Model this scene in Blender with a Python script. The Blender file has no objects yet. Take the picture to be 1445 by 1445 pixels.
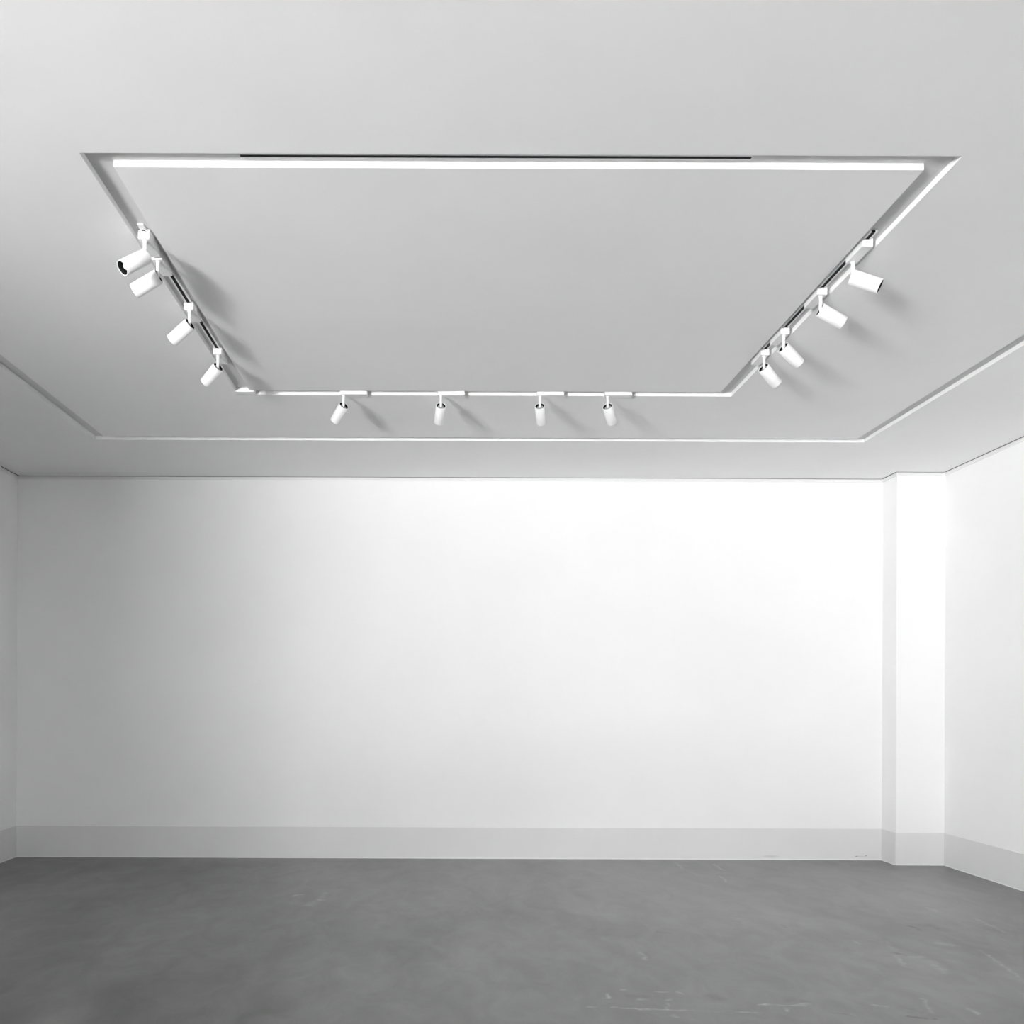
import bpy, bmesh, math, random
from mathutils import Vector, Matrix

S = bpy.context.scene
C = S.collection

# ------------------------------------------------------------------ camera
F = 1400.0                       # focal length in pixels of a 1445 frame
VPX, VPY = 619.0, 989.0          # where the lens axis meets the picture
ROLL = 0.0038
EYE = 1.449                      # camera height above the floor
HC = 2.051                       # ceiling above the camera
H = EYE + HC                     # room height 3.5 m

cam_d = bpy.data.cameras.new('camera')
cam = bpy.data.objects.new('camera', cam_d)
C.objects.link(cam)
cam.location = (0, 0, EYE)
cam.rotation_euler = (Matrix.Rotation(math.pi / 2, 3, 'X') @ Matrix.Rotation(ROLL, 3, 'Z')).to_euler()
cam_d.sensor_width = 36.0
cam_d.lens = 36.0 * F / 1445.0
cam_d.shift_x = (722.5 - VPX) / 1445.0
cam_d.shift_y = (VPY - 722.5) / 1445.0
cam_d.clip_start = 0.05
S.camera = cam

# ------------------------------------------------------------------ world, light, exposure
wd = bpy.data.worlds.new('world')
S.world = wd
wd.use_nodes = True
wd.node_tree.nodes['Background'].inputs['Color'].default_value = (1, 1, 1, 1)
wd.node_tree.nodes['Background'].inputs['Strength'].default_value = 0.0

LIGHTS = {}
def area(name, loc, target, w, h, watts, spread=180):
    d = bpy.data.lights.new(name, 'AREA')
    d.shape = 'RECTANGLE'
    d.size, d.size_y = w, h
    d.energy = watts
    d.spread = math.radians(spread)
    o = bpy.data.objects.new(name, d)
    C.objects.link(o)
    o.location = loc
    o.rotation_euler = (Vector(target) - Vector(loc)).to_track_quat('-Z', 'Y').to_euler()
    LIGHTS[name] = o
    return o

# daylight through the tall street window at the front left of the room;
# pavement and street panels are unseen fill lights added to brighten the room
for nm, x, w in (('near', -4.6, 274), ('middle', -5.3, 398), ('far', -6.0, 428)):
    area('daylight_' + nm, (x, -5.95, 0.7), (x, 0, 0.7), .7, 1.1, w)
for nm, x, y, sx, sy, w in (('near', -5.5, -12, 1.5, 6, 8200), ('middle', -7, -12, 1.5, 6, 11700),
                            ('far', -12.5, -12, 3, 6, 32500), ('kerb', -8.5, -8, 1.5, 2.6, 1500)):
    area('fill_pavement_' + nm, (x, y, 0.0), (x, y, 5), sx, sy, w)
for nm, x, sx, w in (('near', -5.5, 1.5, 100), ('middle', -7, 1.5, 620), ('far', -12.5, 4, 1405)):
    area('fill_street_' + nm, (x, -16, 0.5), (x, 0, 0.5), sx, 1.0, w)

S.cycles.sample_clamp_indirect = 0.0
S.cycles.diffuse_bounces = 8
S.view_settings.view_transform = 'Standard'
S.view_settings.look = 'None'
S.view_settings.gamma = 1.0
S.view_settings.use_curve_mapping = False
S.view_settings.exposure = 0.0

# ------------------------------------------------------------------ helpers
def unroll(px, py):
    dx, dy = px - VPX, py - VPY
    c, s = math.cos(ROLL), math.sin(ROLL)
    return dx * c + dy * s, dy * c - dx * s

def ray(px, py):
    x, y = unroll(px, py)
    return Vector((x / F, 1.0, -y / F))

CAM = Vector((0, 0, EYE))
def at_z(px, py, z):
    r = ray(px, py)
    return CAM + r * ((z - EYE) / r.z)
def at_y(px, py, y):
    return CAM + ray(px, py) * y

def tag(o, label=None, cat=None, group=None, kind=None):
    if label: o['label'] = label
    if cat: o['category'] = cat
    if group: o['group'] = group
    if kind: o['kind'] = kind
    return o

def link(name, bm, mat, parent=None, smooth=False):
    me = bpy.data.meshes.new(name)
    bmesh.ops.recalc_face_normals(bm, faces=bm.faces)
    bm.to_mesh(me)
    bm.free()
    for m in (mat if isinstance(mat, (list, tuple)) else [mat]):
        me.materials.append(m)
    if smooth:
        for p in me.polygons:
            p.use_smooth = True
    o = bpy.data.objects.new(name, me)
    C.objects.link(o)
    if parent: o.parent = parent
    return o

def empty(name, loc, rz=0.0):
    o = bpy.data.objects.new(name, None)
    o.empty_display_size = 0.1
    C.objects.link(o)
    o.location = loc
    o.rotation_euler = (0, 0, rz)
    return o

def box(bm, x0, x1, y0, y1, z0, z1, bevel=0.0):
    r = bmesh.ops.create_cube(bm, size=1.0)
    vs = r['verts']
    for v in vs:
        v.co = Vector(((x0 + x1) / 2 + v.co.x * (x1 - x0), (y0 + y1) / 2 + v.co.y * (y1 - y0), (z0 + z1) / 2 + v.co.z * (z1 - z0)))
    if bevel:
        es = list({e for v in vs for e in v.link_edges})
        bmesh.ops.bevel(bm, geom=es, offset=bevel, segments=2, profile=0.5, affect='EDGES')

def lathe(bm, prof, n=40, closed=True):
    """revolve (r, z) pairs about Z"""
    rings = []
    for r, z in prof:
        if r < 1e-6:
            rings.append([bm.verts.new((0, 0, z))])
        else:
            rings.append([bm.verts.new((r * math.cos(2 * math.pi * k / n), r * math.sin(2 * math.pi * k / n), z)) for k in range(n)])
    seq = list(zip(rings, rings[1:]))
    if closed and len(rings[0]) > 1 and len(rings[-1]) > 1:
        seq.append((rings[-1], rings[0]))
    for a, b in seq:
        for k in range(n):
            k2 = (k + 1) % n
            if len(a) == 1 and len(b) == 1: continue
            if len(a) == 1: bm.faces.new((a[0], b[k], b[k2]))
            elif len(b) == 1: bm.faces.new((a[k], b[0], a[k2]))
            else: bm.faces.new((a[k], b[k], b[k2], a[k2]))

# ------------------------------------------------------------------ materials
def new_mat(name, col, rough=0.6, spec=0.3):
    m = bpy.data.materials.new(name)
    m.use_nodes = True
    b = m.node_tree.nodes['Principled BSDF']
    b.inputs['Base Color'].default_value = (col, col, col, 1)
    b.inputs['Roughness'].default_value = rough
    b.inputs['Specular IOR Level'].default_value = spec
    return m

class NT:
    def __init__(self, tree): self.t = tree
    def n(self, kind, **kw):
        nd = self.t.nodes.new(kind)
        for k, v in kw.items(): setattr(nd, k, v)
        return nd
    def l(self, a, b): self.t.links.new(a, b)
    def math(self, op, a, b=None, clamp=False):
        nd = self.n('ShaderNodeMath', operation=op, use_clamp=clamp)
        for i, v in enumerate((a, b)):
            if v is None: continue
            if isinstance(v, (int, float)): nd.inputs[i].default_value = v
            else: self.l(v, nd.inputs[i])
        return nd.outputs[0]
    def noise(self, vec, scale, detail=4, rough=0.5, dist=0.0):
        nd = self.n('ShaderNodeTexNoise')
        nd.inputs['Scale'].default_value = scale
        nd.inputs['Detail'].default_value = detail
        nd.inputs['Roughness'].default_value = rough
        nd.inputs['Distortion'].default_value = dist
        self.l(vec, nd.inputs['Vector'])
        return nd.outputs['Fac']
    def mapping(self, vec, scale=(1, 1, 1), rot=(0, 0, 0), loc=(0, 0, 0)):
        nd = self.n('ShaderNodeMapping')
        nd.inputs['Scale'].default_value = scale
        nd.inputs['Rotation'].default_value = rot
        nd.inputs['Location'].default_value = loc
        self.l(vec, nd.inputs['Vector'])
        return nd.outputs['Vector']
    def ramp(self, fac, lo, hi, a, b):
        nd = self.n('ShaderNodeMapRange')
        for i, v in enumerate((lo, hi, a, b)): nd.inputs[1 + i].default_value = v
        self.l(fac, nd.inputs[0])
        return nd.outputs[0]

def plaster(name, col, amp=0.02, rough=0.75, bump=0.08):
    m = new_mat(name, col, rough, 0.2)
    q = NT(m.node_tree)
    b = m.node_tree.nodes['Principled BSDF']
    co = q.n('ShaderNodeTexCoord').outputs['Object']
    v = q.ramp(q.noise(co, 1.3, 3), 0.3, 0.7, col - amp, col + amp)
    q.l(v, b.inputs['Base Color'])
    bp = q.n('ShaderNodeBump')
    bp.inputs['Strength'].default_value = bump
    bp.inputs['Distance'].default_value = 0.002
    q.l(q.noise(co, 90, 3), bp.inputs['Height'])
    q.l(bp.outputs['Normal'], b.inputs['Normal'])
    return m

M_wall = plaster('white_wall_paint', 0.86, 0.012)
M_ceil = plaster('white_ceiling_paint', 0.88, 0.012)
M_roof = plaster('groove_roof_plaster', 0.68, 0.02)  # groove roofs, toned darker than the ceiling
M_trim = plaster('white_trim_paint', 0.78, 0.005, 0.5, 0.03)
M_white = new_mat('white_powder_coat', 0.80, 0.38, 0.4)
M_rail = new_mat('white_track_enamel', 0.82, 0.4, 0.4)
M_black = new_mat('black_plastic', 0.004, 0.6, 0.15)
M_lens = new_mat('frosted_optic', 0.85, 0.15, 0.6)
M_metal = new_mat('grey_metal', 0.35, 0.4, 0.5)
M_frame = new_mat('window_frame_paint', 0.5, 0.4, 0.4)

M_glass = bpy.data.materials.new('window_glass')
M_glass.use_nodes = True
_t = M_glass.node_tree
_t.nodes.clear()
_o = _t.nodes.new('ShaderNodeOutputMaterial')
_m = _t.nodes.new('ShaderNodeMixShader')
_f = _t.nodes.new('ShaderNodeFresnel'); _f.inputs['IOR'].default_value = 1.45
_g = _t.nodes.new('ShaderNodeBsdfGlossy'); _g.inputs['Roughness'].default_value = 0.02
_p = _t.nodes.new('ShaderNodeBsdfTransparent')
_t.links.new(_f.outputs[0], _m.inputs[0])
_t.links.new(_p.outputs[0], _m.inputs[1])
_t.links.new(_g.outputs[0], _m.inputs[2])
_t.links.new(_m.outputs[0], _o.inputs['Surface'])

# key positions of the room (metres)
XL = -1.889 * HC                 # left wall
XR = 2.197 * HC                  # right wall
YB = F * HC / 315.0              # back wall
YF = -6.0                        # front wall, behind the camera
XA = -7.4                        # far side of the front left bay
YA = -1.1                        # where the bay ends and the left wall begins
XP = 1.987 * HC                  # pillar, left side
YP = F * HC / 325.0              # pillar, front

# skirting: slightly greyer paint, a pale sealant bead at the floor, scuffs
def skirting():
    col = 0.73
    m = new_mat('grey_white_skirting_paint', col, 0.55, 0.3)
    q = NT(m.node_tree)
    b = m.node_tree.nodes['Principled BSDF']
    geo = q.n('ShaderNodeNewGeometry').outputs['Position']
    sep = q.n('ShaderNodeSeparateXYZ'); q.l(geo, sep.inputs[0])
    x, z = sep.outputs['X'], sep.outputs['Z']
    base = q.ramp(q.noise(geo, 2.0, 3), 0.3, 0.7, col - 0.012, col + 0.012)
    bead = q.math('LESS_THAN', q.math('ADD', z, q.math('MULTIPLY', q.noise(geo, 9, 2), 0.008)), 0.014)
    base = q.math('ADD', base, q.math('MULTIPLY', bead, 0.12))
    for (px, py, hw, hh, k) in ((1087, 1208.5, 15, 2.2, 0.16), (1208.5, 1208.5, 2.6, 1.3, 0.45), (1222, 1207.5, 2.2, 1.2, 0.5), (1214, 1208.5, 9, 1.5, 0.14)):
        p = at_y(px, py, YB)
        sc = YB / F
        dx = q.math('DIVIDE', q.math('SUBTRACT', x, p.x), hw * sc)
        dz = q.math('DIVIDE', q.math('SUBTRACT', z, p.z), hh * sc)
        d = q.math('ADD', q.math('MULTIPLY', dx, dx), q.math('MULTIPLY', dz, dz))
        d = q.math('ADD', d, q.math('MULTIPLY', q.noise(geo, 60, 2), 0.5))
        mask = q.math('MULTIPLY', q.math('SUBTRACT', 1.25, d, True), k)
        base = q.math('SUBTRACT', base, q.math('MULTIPLY', mask, base))
    q.l(base, b.inputs['Base Color'])
    return m
M_skirt = skirting()

# segment mask node group: 1 on a line between two floor points
def seg_group():
    g = bpy.data.node_groups.new('scratch_line', 'ShaderNodeTree')
    for nm in ('P', 'A', 'D'):
        g.interface.new_socket(nm, in_out='INPUT', socket_type='NodeSocketVector')
    g.interface.new_socket('W', in_out='INPUT', socket_type='NodeSocketFloat')
    g.interface.new_socket('Mask', in_out='OUTPUT', socket_type='NodeSocketFloat')
    q = NT(g)
    i = q.n('NodeGroupInput'); o = q.n('NodeGroupOutput')
    pa = q.n('ShaderNodeVectorMath', operation='SUBTRACT'); q.l(i.outputs['P'], pa.inputs[0]); q.l(i.outputs['A'], pa.inputs[1])
    d1 = q.n('ShaderNodeVectorMath', operation='DOT_PRODUCT'); q.l(pa.outputs[0], d1.inputs[0]); q.l(i.outputs['D'], d1.inputs[1])
    d2 = q.n('ShaderNodeVectorMath', operation='DOT_PRODUCT'); q.l(i.outputs['D'], d2.inputs[0]); q.l(i.outputs['D'], d2.inputs[1])
    t = q.math('DIVIDE', d1.outputs['Value'], d2.outputs['Value'], True)
    sc = q.n('ShaderNodeVectorMath', operation='SCALE'); q.l(i.outputs['D'], sc.inputs[0]); q.l(t, sc.inputs['Scale'])
    ds = q.n('ShaderNodeVectorMath', operation='DISTANCE'); q.l(pa.outputs[0], ds.inputs[0]); q.l(sc.outputs[0], ds.inputs[1])
    q.l(q.math('SUBTRACT', 1.0, q.math('DIVIDE', ds.outputs['Value'], i.outputs['W']), True), o.inputs['Mask'])
    return g

# px, py, px, py, width (m), strength: pale scuffs (+) and darker chips (-)
SCRATCH = [
    (865, 1422, 965, 1426, 0.010, .16), (830, 1421, 842, 1421, 0.010, .10), (965, 1426, 1060, 1428, 0.008, .05),
    (852, 1408, 861, 1408, 0.010, .22), (857, 1402, 857.5, 1408, 0.008, .18), (901, 1410, 916, 1411, 0.010, .14),
    (925, 1399, 941, 1399.5, 0.009, .12), (958, 1401, 962, 1402, 0.009, .18), (940, 1411, 946, 1411, 0.010, .14),
    (1074, 1417, 1081, 1417, 0.010, .26), (1081, 1418, 1132, 1419, 0.007, .10), (1040, 1428, 1066, 1429, 0.010, .10),
    (950, 1433, 952, 1435, 0.014, .12), (943, 1417, 943.3, 1425, 0.007, .08), (878, 1397, 880, 1397, 0.01, .12), (1110, 1424, 1111, 1426, 0.012, .14),
    (412, 1265, 425, 1262, 0.012, .17), (436, 1278, 450, 1270, 0.030, .09), (450, 1270, 460, 1259, 0.022, .06),
    (953, 1217, 963, 1225, 0.012, .13), (963, 1225, 984, 1235, 0.012, .05), (1008, 1220, 1021, 1228, 0.012, .15), (1016, 1236, 1026, 1245, 0.012, .15),
    (905, 1345, 913, 1353, 0.016, .10), (908, 1345, 917, 1352, 0.014, -.07),
    (1395, 1348, 1437, 1378, 0.011, .10), (1378, 1339, 1395, 1348, 0.010, .06), (1377, 1296, 1418, 1316, 0.014, .08), (1310, 1281, 1325, 1287, .02, .05),
    (1326, 1331, 1345, 1334, 0.030, .08), (1312, 1356, 1335, 1372, 0.028, .07), (1287, 1350, 1300, 1350, .02, .08), (1264, 1349, 1278, 1364, 0.014, .09), (1250, 1328, 1262, 1340, .012, .05),
    (1263, 1345, 1278, 1348, 0.016, -.11), (1285, 1307, 1298, 1312, 0.020, -.09), (1305, 1306, 1333, 1312, 0.050, -.05), (1370, 1302, 1412, 1315, .04, -.04),
    (1232, 1418, 1250, 1421, 0.010, .12), (1300, 1409, 1318, 1430, 0.010, .09), (1367, 1423, 1380, 1431, 0.010, .12), (1200, 1430, 1202, 1431, .012, .12),
    (1282, 1434, 1322, 1438, 0.014, -.10), (1285, 1424, 1310, 1432, 0.05, -.04), (1169, 1429, 1199, 1431, 0.010, -.06), (1120, 1418, 1138, 1416, .012, .10),
    (892, 1405, 908, 1406, 0.035, -.06), (1004, 1406, 1014, 1410, 0.040, -.05), (1118, 1411, 1134, 1413, 0.035, -.05),
    (1203, 1326, 1212, 1332, .012, .06), (1034, 1295, 1046, 1297, .02, .05), (930, 1315, 945, 1317, .02, -.05), (1036, 1300, 1044, 1301, .012, -.06), (1102, 1305, 1108, 1309, .015, -.06),
]

def floor_mat():
    m = new_mat('worn_grey_concrete_paint', 0.25, 0.5, 1.0)
    q = NT(m.node_tree)
    b = m.node_tree.nodes['Principled BSDF']
    geo = q.n('ShaderNodeNewGeometry').outputs['Position']
    n1 = q.noise(q.mapping(geo, (1, 0.6, 1), (0, 0, 0.3)), 0.6, 5, 0.55, 0.6)
    n2 = q.noise(q.mapping(geo, (1.2, 0.45, 1), (0, 0, 0.25)), 1.7, 5, 0.6, 0.4)
    n3 = q.noise(geo, 60, 3, 0.6)
    n4 = q.noise(q.mapping(geo, (0.7, 7, 1), (0, 0, -0.75)), 2.2, 4, 0.6)
    n0 = q.noise(q.mapping(geo, loc=SHADE_LOC), 0.17, 2, 0.5)
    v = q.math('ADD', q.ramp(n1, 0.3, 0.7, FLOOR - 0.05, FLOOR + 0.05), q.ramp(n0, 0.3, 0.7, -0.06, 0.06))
    v = q.math('ADD', v, q.ramp(n2, 0.35, 0.65, -0.045, 0.045))
    v = q.math('ADD', v, q.ramp(n3, 0.2, 0.8, -0.008, 0.008))
    v = q.math('ADD', v, q.ramp(n4, 0.62, 0.80, 0.0, 0.03))
    n5 = q.noise(q.mapping(geo, (1.0, 0.5, 1), (0, 0, -0.4)), 5.0, 4, 0.6, 0.8)
    v = q.math('ADD', v, q.ramp(n5, 0.35, 0.65, -0.022, 0.022))
    g = seg_group()
    wob = q.n('ShaderNodeTexNoise'); wob.inputs['Scale'].default_value = 14; wob.inputs['Detail'].default_value = 2
    q.l(geo, wob.inputs['Vector'])
    ws = q.n('ShaderNodeVectorMath', operation='MULTIPLY_ADD'); q.l(wob.outputs['Color'], ws.inputs[0])
    ws.inputs[1].default_value = (0.06, 0.06, 0); q.l(geo, ws.inputs[2])
    off = q.n('ShaderNodeVectorMath', operation='SUBTRACT'); q.l(ws.outputs[0], off.inputs[0]); off.inputs[1].default_value = (0.03, 0.03, 0)
    flat = q.n('ShaderNodeVectorMath', operation='MULTIPLY'); q.l(off.outputs[0], flat.inputs[0]); flat.inputs[1].default_value = (1, 1, 0)
    chip = q.ramp(q.noise(geo, 22, 3, 0.6), 0.38, 0.58, 0.25, 1.2)
    for (x0, y0, x1, y1, w, k) in SCRATCH:
        a, c = at_z(x0, y0, 0), at_z(x1, y1, 0)
        nd = q.n('ShaderNodeGroup'); nd.node_tree = g
        q.l(flat.outputs[0], nd.inputs['P'])
        nd.inputs['A'].default_value = (a.x, a.y, 0)
        nd.inputs['D'].default_value = (c.x - a.x, c.y - a.y, 0)
        nd.inputs['W'].default_value = w * 1.6
        v = q.math('ADD', v, q.math('MULTIPLY', q.math('MULTIPLY', nd.outputs['Mask'], chip), k * 0.95))
    v = q.math('MAXIMUM', v, 0.03)
    q.l(v, b.inputs['Base Color'])
    q.l(q.ramp(n2, 0.3, 0.7, 0.28, 0.42), b.inputs['Roughness'])
    bp = q.n('ShaderNodeBump'); bp.inputs['Strength'].default_value = 0.12; bp.inputs['Distance'].default_value = 0.004
    q.l(q.noise(geo, 12, 6, 0.6), bp.inputs['Height'])
    q.l(bp.outputs['Normal'], b.inputs['Normal'])
    return m
FLOOR = 0.128
SHADE_LOC = (-37.7, -22.3, 0)                 # noise offset picked to put shade into the floor colour on the left
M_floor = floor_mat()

# ------------------------------------------------------------------ room shell
T = 0.3
bm = bmesh.new()
box(bm, XA - T, XR + T, YF - T, YB + T, -0.2, 0.0)
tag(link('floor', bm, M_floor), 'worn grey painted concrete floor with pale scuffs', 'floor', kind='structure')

# ceiling with two rectangular grooves, one inside the other
GW, GD = 0.0975, 0.027
G1 = dict(x0=-0.6615 * HC, x1=0.9545 * HC, y0=F * HC / 771.3, y1=F * HC / 431.0)
G2 = dict(x0=-1.323 * HC, x1=1.631 * HC, y0=2.2, y1=F * HC / 367.0)
xs, ys = {XA - T, XR + T}, {YF - T, YB + T}
for g in (G1, G2):
    xs |= {g['x0'], g['x0'] + GW, g['x1'] - GW, g['x1']}
    ys |= {g['y0'], g['y0'] + GW, g['y1'] - GW, g['y1']}
xs, ys = sorted(xs), sorted(ys)
def raised(x, y):
    for g in (G1, G2):
        if g['x0'] < x < g['x1'] and g['y0'] < y < g['y1']:
            if not (g['x0'] + GW < x < g['x1'] - GW and g['y0'] + GW < y < g['y1'] - GW):
                return True
    return False
bm = bmesh.new()
def quad(*pts):
    f = bm.faces.new([bm.verts.new(p) for p in pts])
    return f
nx, ny = len(xs) - 1, len(ys) - 1
cell = [[raised((xs[i] + xs[i + 1]) / 2, (ys[j] + ys[j + 1]) / 2) for j in range(ny)] for i in range(nx)]
for i in range(nx):
    for j in range(ny):
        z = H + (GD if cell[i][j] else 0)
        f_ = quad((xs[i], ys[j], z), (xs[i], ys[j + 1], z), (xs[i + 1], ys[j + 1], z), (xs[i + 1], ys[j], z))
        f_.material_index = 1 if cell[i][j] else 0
        if i + 1 < nx and cell[i][j] != cell[i + 1][j]:
            quad((xs[i + 1], ys[j], H), (xs[i + 1], ys[j + 1], H), (xs[i + 1], ys[j + 1], H + GD), (xs[i + 1], ys[j], H + GD))
        if j + 1 < ny and cell[i][j] != cell[i][j + 1]:
            quad((xs[i], ys[j + 1], H), (xs[i + 1], ys[j + 1], H), (xs[i + 1], ys[j + 1], H + GD), (xs[i], ys[j + 1], H + GD))
a, b_, c, d = xs[0], xs[-1], ys[0], ys[-1]
quad((a, c, H + 0.2), (b_, c, H + 0.2), (b_, d, H + 0.2), (a, d, H + 0.2))
for p, q_ in (((a, c), (b_, c)), ((b_, c), (b_, d)), ((b_, d), (a, d)), ((a, d), (a, c))):
    quad((*p, H), (*q_, H), (*q_, H + 0.2), (*p, H + 0.2))
bmesh.ops.remove_doubles(bm, verts=bm.verts, dist=1e-5)
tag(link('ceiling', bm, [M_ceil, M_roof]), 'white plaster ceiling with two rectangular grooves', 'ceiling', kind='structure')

def wall(name, label, boxes, mat=M_wall):
    bm = bmesh.new()
    for b in boxes: box(bm, *b)
    return tag(link(name, bm, mat), label, 'wall', kind='structure')

wall('wall_back', 'broad blank white wall facing the camera', [(XL - T, XR + T, YB, YB + T, 0, H)])
wall('wall_right', 'white side wall right of the pillar', [(XR, XR + T, YF, YB, 0, H)])
wall('wall_left', 'white side wall at the left edge of the photo', [(XL - T, XL, YA, YB, 0, H)])
wall('wall_bay', 'white walls of the front left bay', [(XA, XL - T, YA, YA + T, 0, H), (XA - T, XA, YF, YA + T, 0, H)])
W1 = (-7.1, -4.25, 0.15, 2.8)
W2 = (-2.0, 3.8, 0.25, 2.75)
wall('wall_front', 'white front wall with the street windows', [
    (XA - T, W1[0], YF - T, YF, 0, H), (W1[1], W2[0], YF - T, YF, 0, H), (W2[1], XR + T, YF - T, YF, 0, H),
    (W1[0], W1[1], YF - T, YF, 0, W1[2]), (W1[0], W1[1], YF - T, YF, W1[3], H),
    (W2[0], W2[1], YF - T, YF, 0, W2[2]), (W2[0], W2[1], YF - T, YF, W2[3], H)])
wall('wall_pillar', 'white square pillar in the back right corner', [(XP, XR, YP, YB, 0, H)])

def window(name, w, label, mull):
    root = tag(empty(name, ((w[0] + w[1]) / 2, YF - 0.2, w[2])), label, 'window', kind='structure')
    off = Vector(root.location)
    f = bmesh.new()
    t = 0.05
    x0, x1, z0, z1 = w[0] - off.x, w[1] - off.x, 0, w[3] - w[2]
    box(f, x0, x1, -.03, .03, z0, z0 + t); box(f, x0, x1, -.03, .03, z1 - t, z1)
    for k in range(mull + 1):
        cx = x0 + t / 2 + (x1 - x0 - t) * k / mull
        box(f, cx - t / 2, cx + t / 2, -.03, .03, z0 + t, z1 - t)
    link('window_frame', f, M_frame, root)
    for k in range(mull):
        p = bmesh.new()
        cw = (x1 - x0 - t) / mull
        box(p, x0 + t + cw * k, x0 + cw * (k + 1), -.004, .004, z0 + t, z1 - t)
        link('pane', p, M_glass, root)
window('window_1', W1, 'tall street window of the front left bay', 1)
window('window_2', W2, 'wide glazing of the front wall', 4)

# skirting boards: 290 mm high, almost flush
BH, BT = 0.288, 0.004
def skirt(name, label, b):
    bm = bmesh.new(); box(bm, *b)
    tag(link(name, bm, M_skirt), label, 'baseboard', kind='structure')
skirt('baseboard_back', 'pale grey skirting along the back wall', (XL + BT, XP - BT, YB - BT, YB, 0, BH))
skirt('baseboard_left', 'pale grey skirting along the left wall', (XL, XL + BT, YA, YB, 0, BH))
skirt('baseboard_right', 'pale grey skirting along the right wall', (XR - BT, XR, YF, YP - BT, 0, BH))
bm = bmesh.new()
box(bm, XP - BT, XR - BT, YP - BT, YP, 0, BH)
box(bm, XP - BT, XP, YP, YB, 0, BH)
tag(link('baseboard_pillar', bm, M_skirt), 'pale grey skirting around the pillar foot', 'baseboard', kind='structure')

# slim cornice strips, and a dark strip painting the shade of the gap at the ceiling
TZ0, TZ1, TP, GP = H - 0.029, H - 0.0005, 0.008, 0.019
M_gap_shade = new_mat('painted_shadow_gap', 0.16, 0.8, 0.1)
def cornice(name, label, strips, joints):
    bm = bmesh.new()
    for q_ in strips: box(bm, *q_)
    n = len(bm.faces)
    for q_ in joints: box(bm, *q_, H - 0.0015, H)
    bm.faces.ensure_lookup_table()
    for f in bm.faces[n:]: f.material_index = 1
    tag(link(name, bm, [M_trim, M_gap_shade]), label, 'trim', kind='structure')
cornice('trim_1', 'slim white strip under the ceiling on the back wall', [(XL, XP - TP, YB - TP, YB, TZ0, TZ1)], [(XL, XP - GP, YB - GP, YB - TP)])
cornice('trim_2', 'slim white strip under the ceiling on the left wall', [(XL, XL + TP, YA, YB - TP, TZ0, TZ1)], [(XL + TP, XL + GP, YA, YB - GP)])
cornice('trim_3', 'slim white strip under the ceiling on the right wall', [(XR - TP, XR, YF, YP - TP, TZ0, TZ1)], [(XR - GP, XR - TP, YF, YP - GP)])
cornice('trim_4', 'slim white strip around the top of the pillar',
        [(XP - TP, XR - TP, YP - TP, YP, TZ0, TZ1), (XP - TP, XP, YP, YB - TP, TZ0, TZ1)],
        [(XP - GP, XR - GP, YP - GP, YP - TP), (XP - GP, XP - TP, YP - TP, YB - GP)])

# ------------------------------------------------------------------ lighting tracks
XTL = G1['x0'] + GW / 2 - 0.002
XTR = G1['x1'] - GW / 2 - 0.004
YTB = G1['y1'] - GW / 2
YTF = G1['y0'] + GW / 2
RW, RH = 0.036, 0.010
def track(p, q_, label, caps=(True, True)):
    """p, q_: the two ends on plan; the rail hangs from the groove's roof"""
    p, q_ = Vector(p), Vector(q_)
    d = q_ - p
    L = d.length
    root = empty('lighting_track', (p.x, p.y, H + GD), math.atan2(d.y, d.x))
    tag(root, label, 'lighting track', 'lighting tracks in the ceiling groove')
    r = bmesh.new()
    sl = 0.0085
    box(r, 0, L, -RW / 2, -sl, -RH, 0, 0.001); box(r, 0, L, sl, RW / 2, -RH, 0, 0.001)
    link('rail', r, M_rail, root)
    s = bmesh.new(); box(s, 0.002, L - 0.002, -sl, sl, -RH + 0.001, -0.001)
    tag(link('slot', s, M_black, root), 'black conductor slot')
    for k, on in enumerate(caps):
        if on:
            e = bmesh.new()
            box(e, *((-0.05, 0.0) if k == 0 else (L, L + 0.03)), -RW / 2 + .004, RW / 2 - .004, -RH + 0.003, 0, 0.002)
            link('end_cap', e, M_rail, root)
    return root
yl0 = F * XTL / unroll(204.5, 360)[0] - 0.024
yr0 = F * XTR / unroll(1233, 326)[0]
yl1 = F * XTL / unroll(307.4, 518)[0] + 0.17
track((XTL, yl0), (XTL, yl1), 'white lighting track in the left side of the ceiling groove')
yr1 = F * XTR / unroll(1078, 518)[0] + 0.16
track((XTR, yr0), (XTR, yr1), 'white lighting track in the right side of the ceiling groove', (False, False))
xb0 = unroll(366, 554)[0] * YTB / F
track((xb0, YTB), (G1['x1'] - 0.12, YTB), 'white lighting track in the far side of the groove, parallel to the back wall')
track((unroll(338, 217)[0] * YTF / F, YTF), (unroll(1061, 219)[0] * YTF / F, YTF), 'white lighting track in the near side of the groove, without spotlights', (False, False))
bm = bmesh.new()
box(bm, 0, 0.135, -0.03, 0.03, -GD - 0.004, 0, 0.006)
cn = link('track_feed', bm, M_white)
cn.location = (xb0 - 0.165, YTB + 0.005, H + GD)
tag(cn, 'small white feed block in the far left corner of the ceiling groove', 'track feed')

# ------------------------------------------------------------------ spotlights
LB, RB = 0.136, 0.0345           # length and radius of the tube
AW, AB = 0.050, -0.0175           # adapter width, its underside below the ceiling

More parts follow.
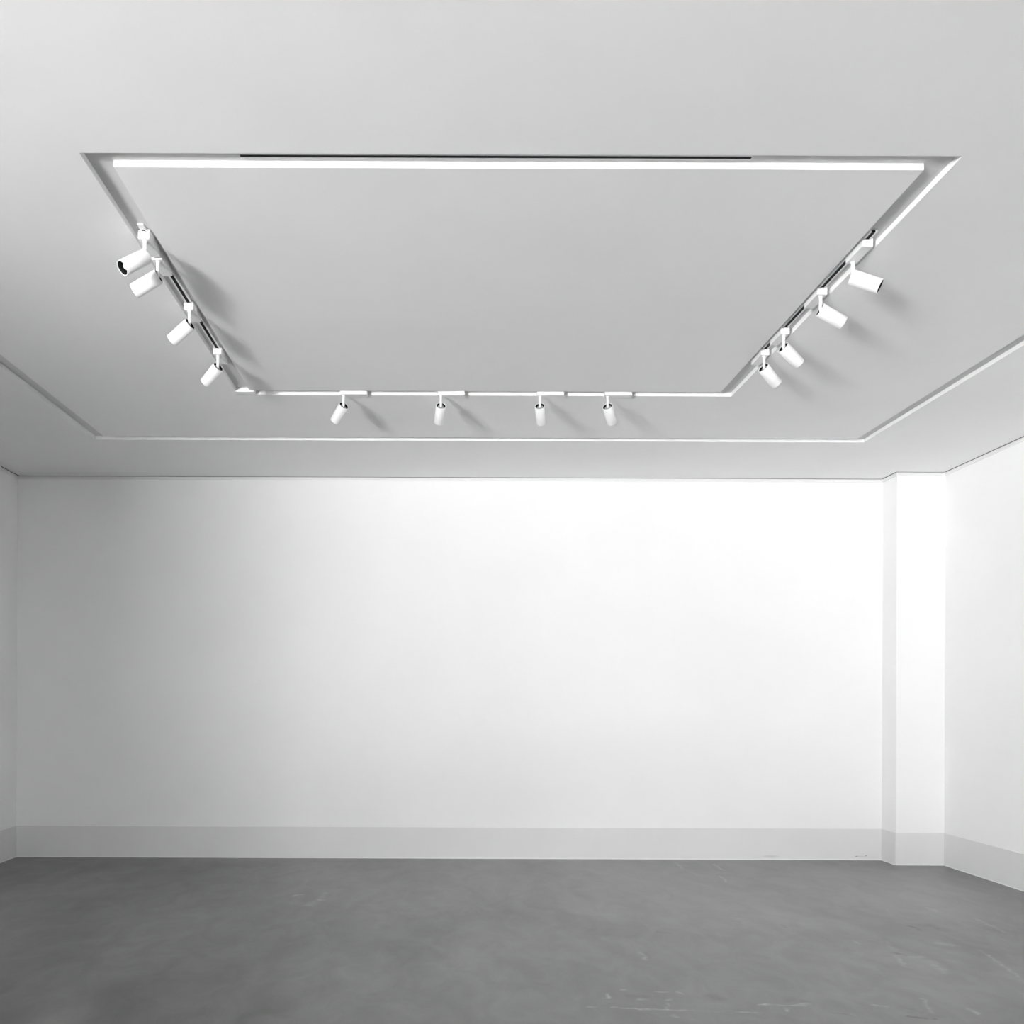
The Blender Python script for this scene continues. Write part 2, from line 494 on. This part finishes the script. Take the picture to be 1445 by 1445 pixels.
def bm_adapter():
    bm = bmesh.new()
    box(bm, -0.022, 0.158, -AW / 2, AW / 2, AB, 0.0155, 0.002)
    for sg in (-1, 1):                                              # cheeks that grip the rail
        box(bm, -0.020, 0.156, min(sg * 0.0195, sg * AW / 2), max(sg * 0.0195, sg * AW / 2), 0.0140, 0.0262, 0.001)
    return bm
def bm_contact():
    bm = bmesh.new()
    box(bm, -0.018, 0.05, -0.005, 0.005, 0.0155, 0.0172)
    box(bm, -0.026, -0.022, -0.007, 0.007, 0.006, 0.0155, 0.001)   # release lever at the end
    return bm
def bm_stem():
    bm = bmesh.new()
    lathe(bm, [(0.0, AB), (0.0115, AB), (0.0115, AB - 0.004), (0.0085, AB - 0.006), (0.0085, -0.080), (0.0065, -0.0945), (0.0, -0.0955)], 24, False)
    return bm
def bm_body():
    bm = bmesh.new()
    lathe(bm, [(0.0, 0.020), (0.0285, 0.020), (0.0300, 0.001), (0.0304, 0.0), (RB - .0006, 0.0), (RB, 0.0012), (RB, LB - 0.0022), (RB - 0.0014, LB), (0.0306, LB), (0.0298, LB - 0.002), (0.0285, LB - 0.032), (0.0, LB - 0.032)], 48, False)
    return bm
def bm_rear():
    bm = bmesh.new()
    lathe(bm, [(0.0, 0.0185), (0.0278, 0.0185), (0.0298, 0.0015), (0.0290, 0.0015), (0.0268, 0.0175), (0.0, 0.0175)], 40, False)
    return bm
def bm_knuckle():
    bm = bmesh.new()
    box(bm, -0.012, 0.012, -0.004, 0.004, 0.004, 0.0175, 0.0015)
    lathe(bm, [(0.0, 0.0105), (0.021, 0.0105), (0.021, 0.0125), (0.0, 0.0125)], 32, False)
    return bm
def bm_baffle():
    bm = bmesh.new()
    lathe(bm, [(0.0295, LB - 0.002), (0.0282, LB - 0.031), (0.0155, LB - 0.031), (0.0155, LB - 0.028), (0.0175, LB - 0.021), (0.0175, LB - 0.0195), (0.0225, LB - 0.012), (0.0225, LB - 0.0105), (0.0288, LB - 0.002)], 40, True)
    return bm
def bm_lens():
    bm = bmesh.new()
    lathe(bm, [(0.0, LB - 0.030), (0.0150, LB - 0.030), (0.0150, LB - 0.0185), (0.0115, LB - 0.0145), (0.006, LB - 0.0125), (0.0, LB - 0.0118)], 32, False)
    return bm

def make_spot():
    root = empty('track_spotlight', (0, 0, 0))
    ad = link('adapter', bm_adapter(), M_white, root)
    link('contact', bm_contact(), M_white, ad)
    link('stem', bm_stem(), M_white, root, True)
    hd = link('housing', bm_body(), M_white, root, True)
    tag(link('rear_cup', bm_rear(), M_black, hd, True), 'black recess at the back of the tube')
    link('knuckle', bm_knuckle(), M_metal, hd)
    tag(link('baffle', bm_baffle(), M_black, hd, True), 'black glare ring inside the front rim')
    tag(link('lens', bm_lens(), M_lens, hd, True), 'round white lens')
    for o in (hd,):
        mo = o.modifiers.new('edge', 'EDGE_SPLIT'); mo.split_angle = math.radians(40)
    return root, hd

proto, proto_head = make_spot()
HEAD = {proto: proto_head}
def copy_spot(src):
    r = src.copy(); C.objects.link(r)
    for ch in src.children:
        c = ch.copy(); C.objects.link(c); c.parent = r
        if ch.name.startswith('housing'): HEAD[r] = c
        for g in ch.children:
            d = g.copy(); C.objects.link(d); d.parent = c
    return r

# side, stem px x, rear px (x, y), front px (x, y), aim (+1 away from the camera), reversed adapter, label
SPOTS = [
    ('L', 204.5, (204.5, 359.5), (171.2, 379.0), -1, 0, 'white track spotlight on the left track nearest the camera, its round lens showing'),
    ('L', 223.0, (221.0, 387.5), (188.8, 411.0), .13, 0, 'white track spotlight second along the left track, close behind the one showing its lens'),
    ('L', 267.4, (267.0, 456.8), (241.8, 481.3), 1, 0, 'white track spotlight third along the left track, alone between two black slot stretches'),
    ('L', 307.4, (306.8, 517.9), (289.4, 541.0), 1, 0, 'white track spotlight at the far end of the left track, next to the groove corner'),
    ('R', 1203.4, (1205.0, 387.5), (1243.1, 404.5), -.18, 1, 'white spotlight nearest the camera on the right track, thin black edge at its front'),
    ('R', 1158.0, (1159.5, 434.5), (1189.8, 455.7), .17, 0, 'white track spotlight second along the right track, aimed at the right wall'),
    ('R', 1106.0, (1107.5, 489.5), (1128.8, 514.5), 1, 0, 'white track spotlight third along the right track from the camera'),
    ('R', 1078.0, (1079.2, 518.6), (1096.5, 543.0), 1, 0, 'white track spotlight at the far end of the right track, tilted steeply down'),
    ('B', 484.8, (484.5, 573.6), (472.5, 595.0), 1, 0, 'leftmost of the four white spotlights on the far track, tilted to the left'),
    ('B', 622.2, (622.2, 574.3), (619.6, 597.0), 1, 0, 'second of four white spotlights on the far track, hanging almost straight'),
    ('B', 762.0, (762.0, 575.0), (764.3, 597.8), 1, 0, 'third of four white spotlights on the far track, leaning slightly right'),
    ('B', 857.5, (857.8, 575.0), (864.3, 597.5), 1, 0, 'rightmost of the four white spotlights on the far track, leaning right'),
]
for i, (side, sx, rear, front, sgn, rev, label) in enumerate(SPOTS):
    o = proto if i == 0 else copy_spot(proto)
    ux = unroll(sx, rear[1])[0]
    if side == 'B':
        x, y = ux * YTB / F, YTB
        rz = 0.0
    else:
        x = XTL if side == 'L' else XTR
        y = F * x / ux
        rz = math.pi / 2
    if rev: rz += math.pi
    o.location = (x, y, H)
    o.rotation_euler = (0, 0, rz)
    tag(o, label, 'spotlight', 'white spotlights on the ceiling tracks')
    # pivot on the stem axis, at the height the photo gives
    r = ray(*rear)
    pz = EYE + r.z * y
    piv = Vector((x, y, H - 0.088))
    # the axis: a point of the view ray through the front rim at the tube's length
    q = (piv - CAM)
    dd = ray(*front).normalized()
    along = q.dot(dd)
    perp2 = q.length_squared - along * along
    L_ = LB
    disc = L_ * L_ - perp2
    t = along + math.copysign(math.sqrt(max(disc, 0.0)), sgn)
    ax = (CAM + dd * t - piv).normalized()
    if abs(sgn) < 1:                                               # nearly side-on: the tilt is read off the end's ellipse
        v = q.normalized()
        side = (CAM + dd * along - piv)
        side = (side - v * side.dot(v)).normalized()
        ax = (side * math.sqrt(1 - sgn * sgn) + v * sgn).normalized()
    rot = ax.to_track_quat('Z', 'Y').to_matrix()
    hd = HEAD[o]
    loc = Matrix.Rotation(-rz, 3, 'Z')
    hd.rotation_euler = (loc @ rot).to_euler()
    hd.location = loc @ (piv - ax * 0.005 - Vector((x, y, H)))
    print('SPOT', i, [round(v, 3) for v in piv], 'pz', round(H - pz, 3), 'axis', [round(v, 2) for v in ax], 'disc', round(disc, 4))
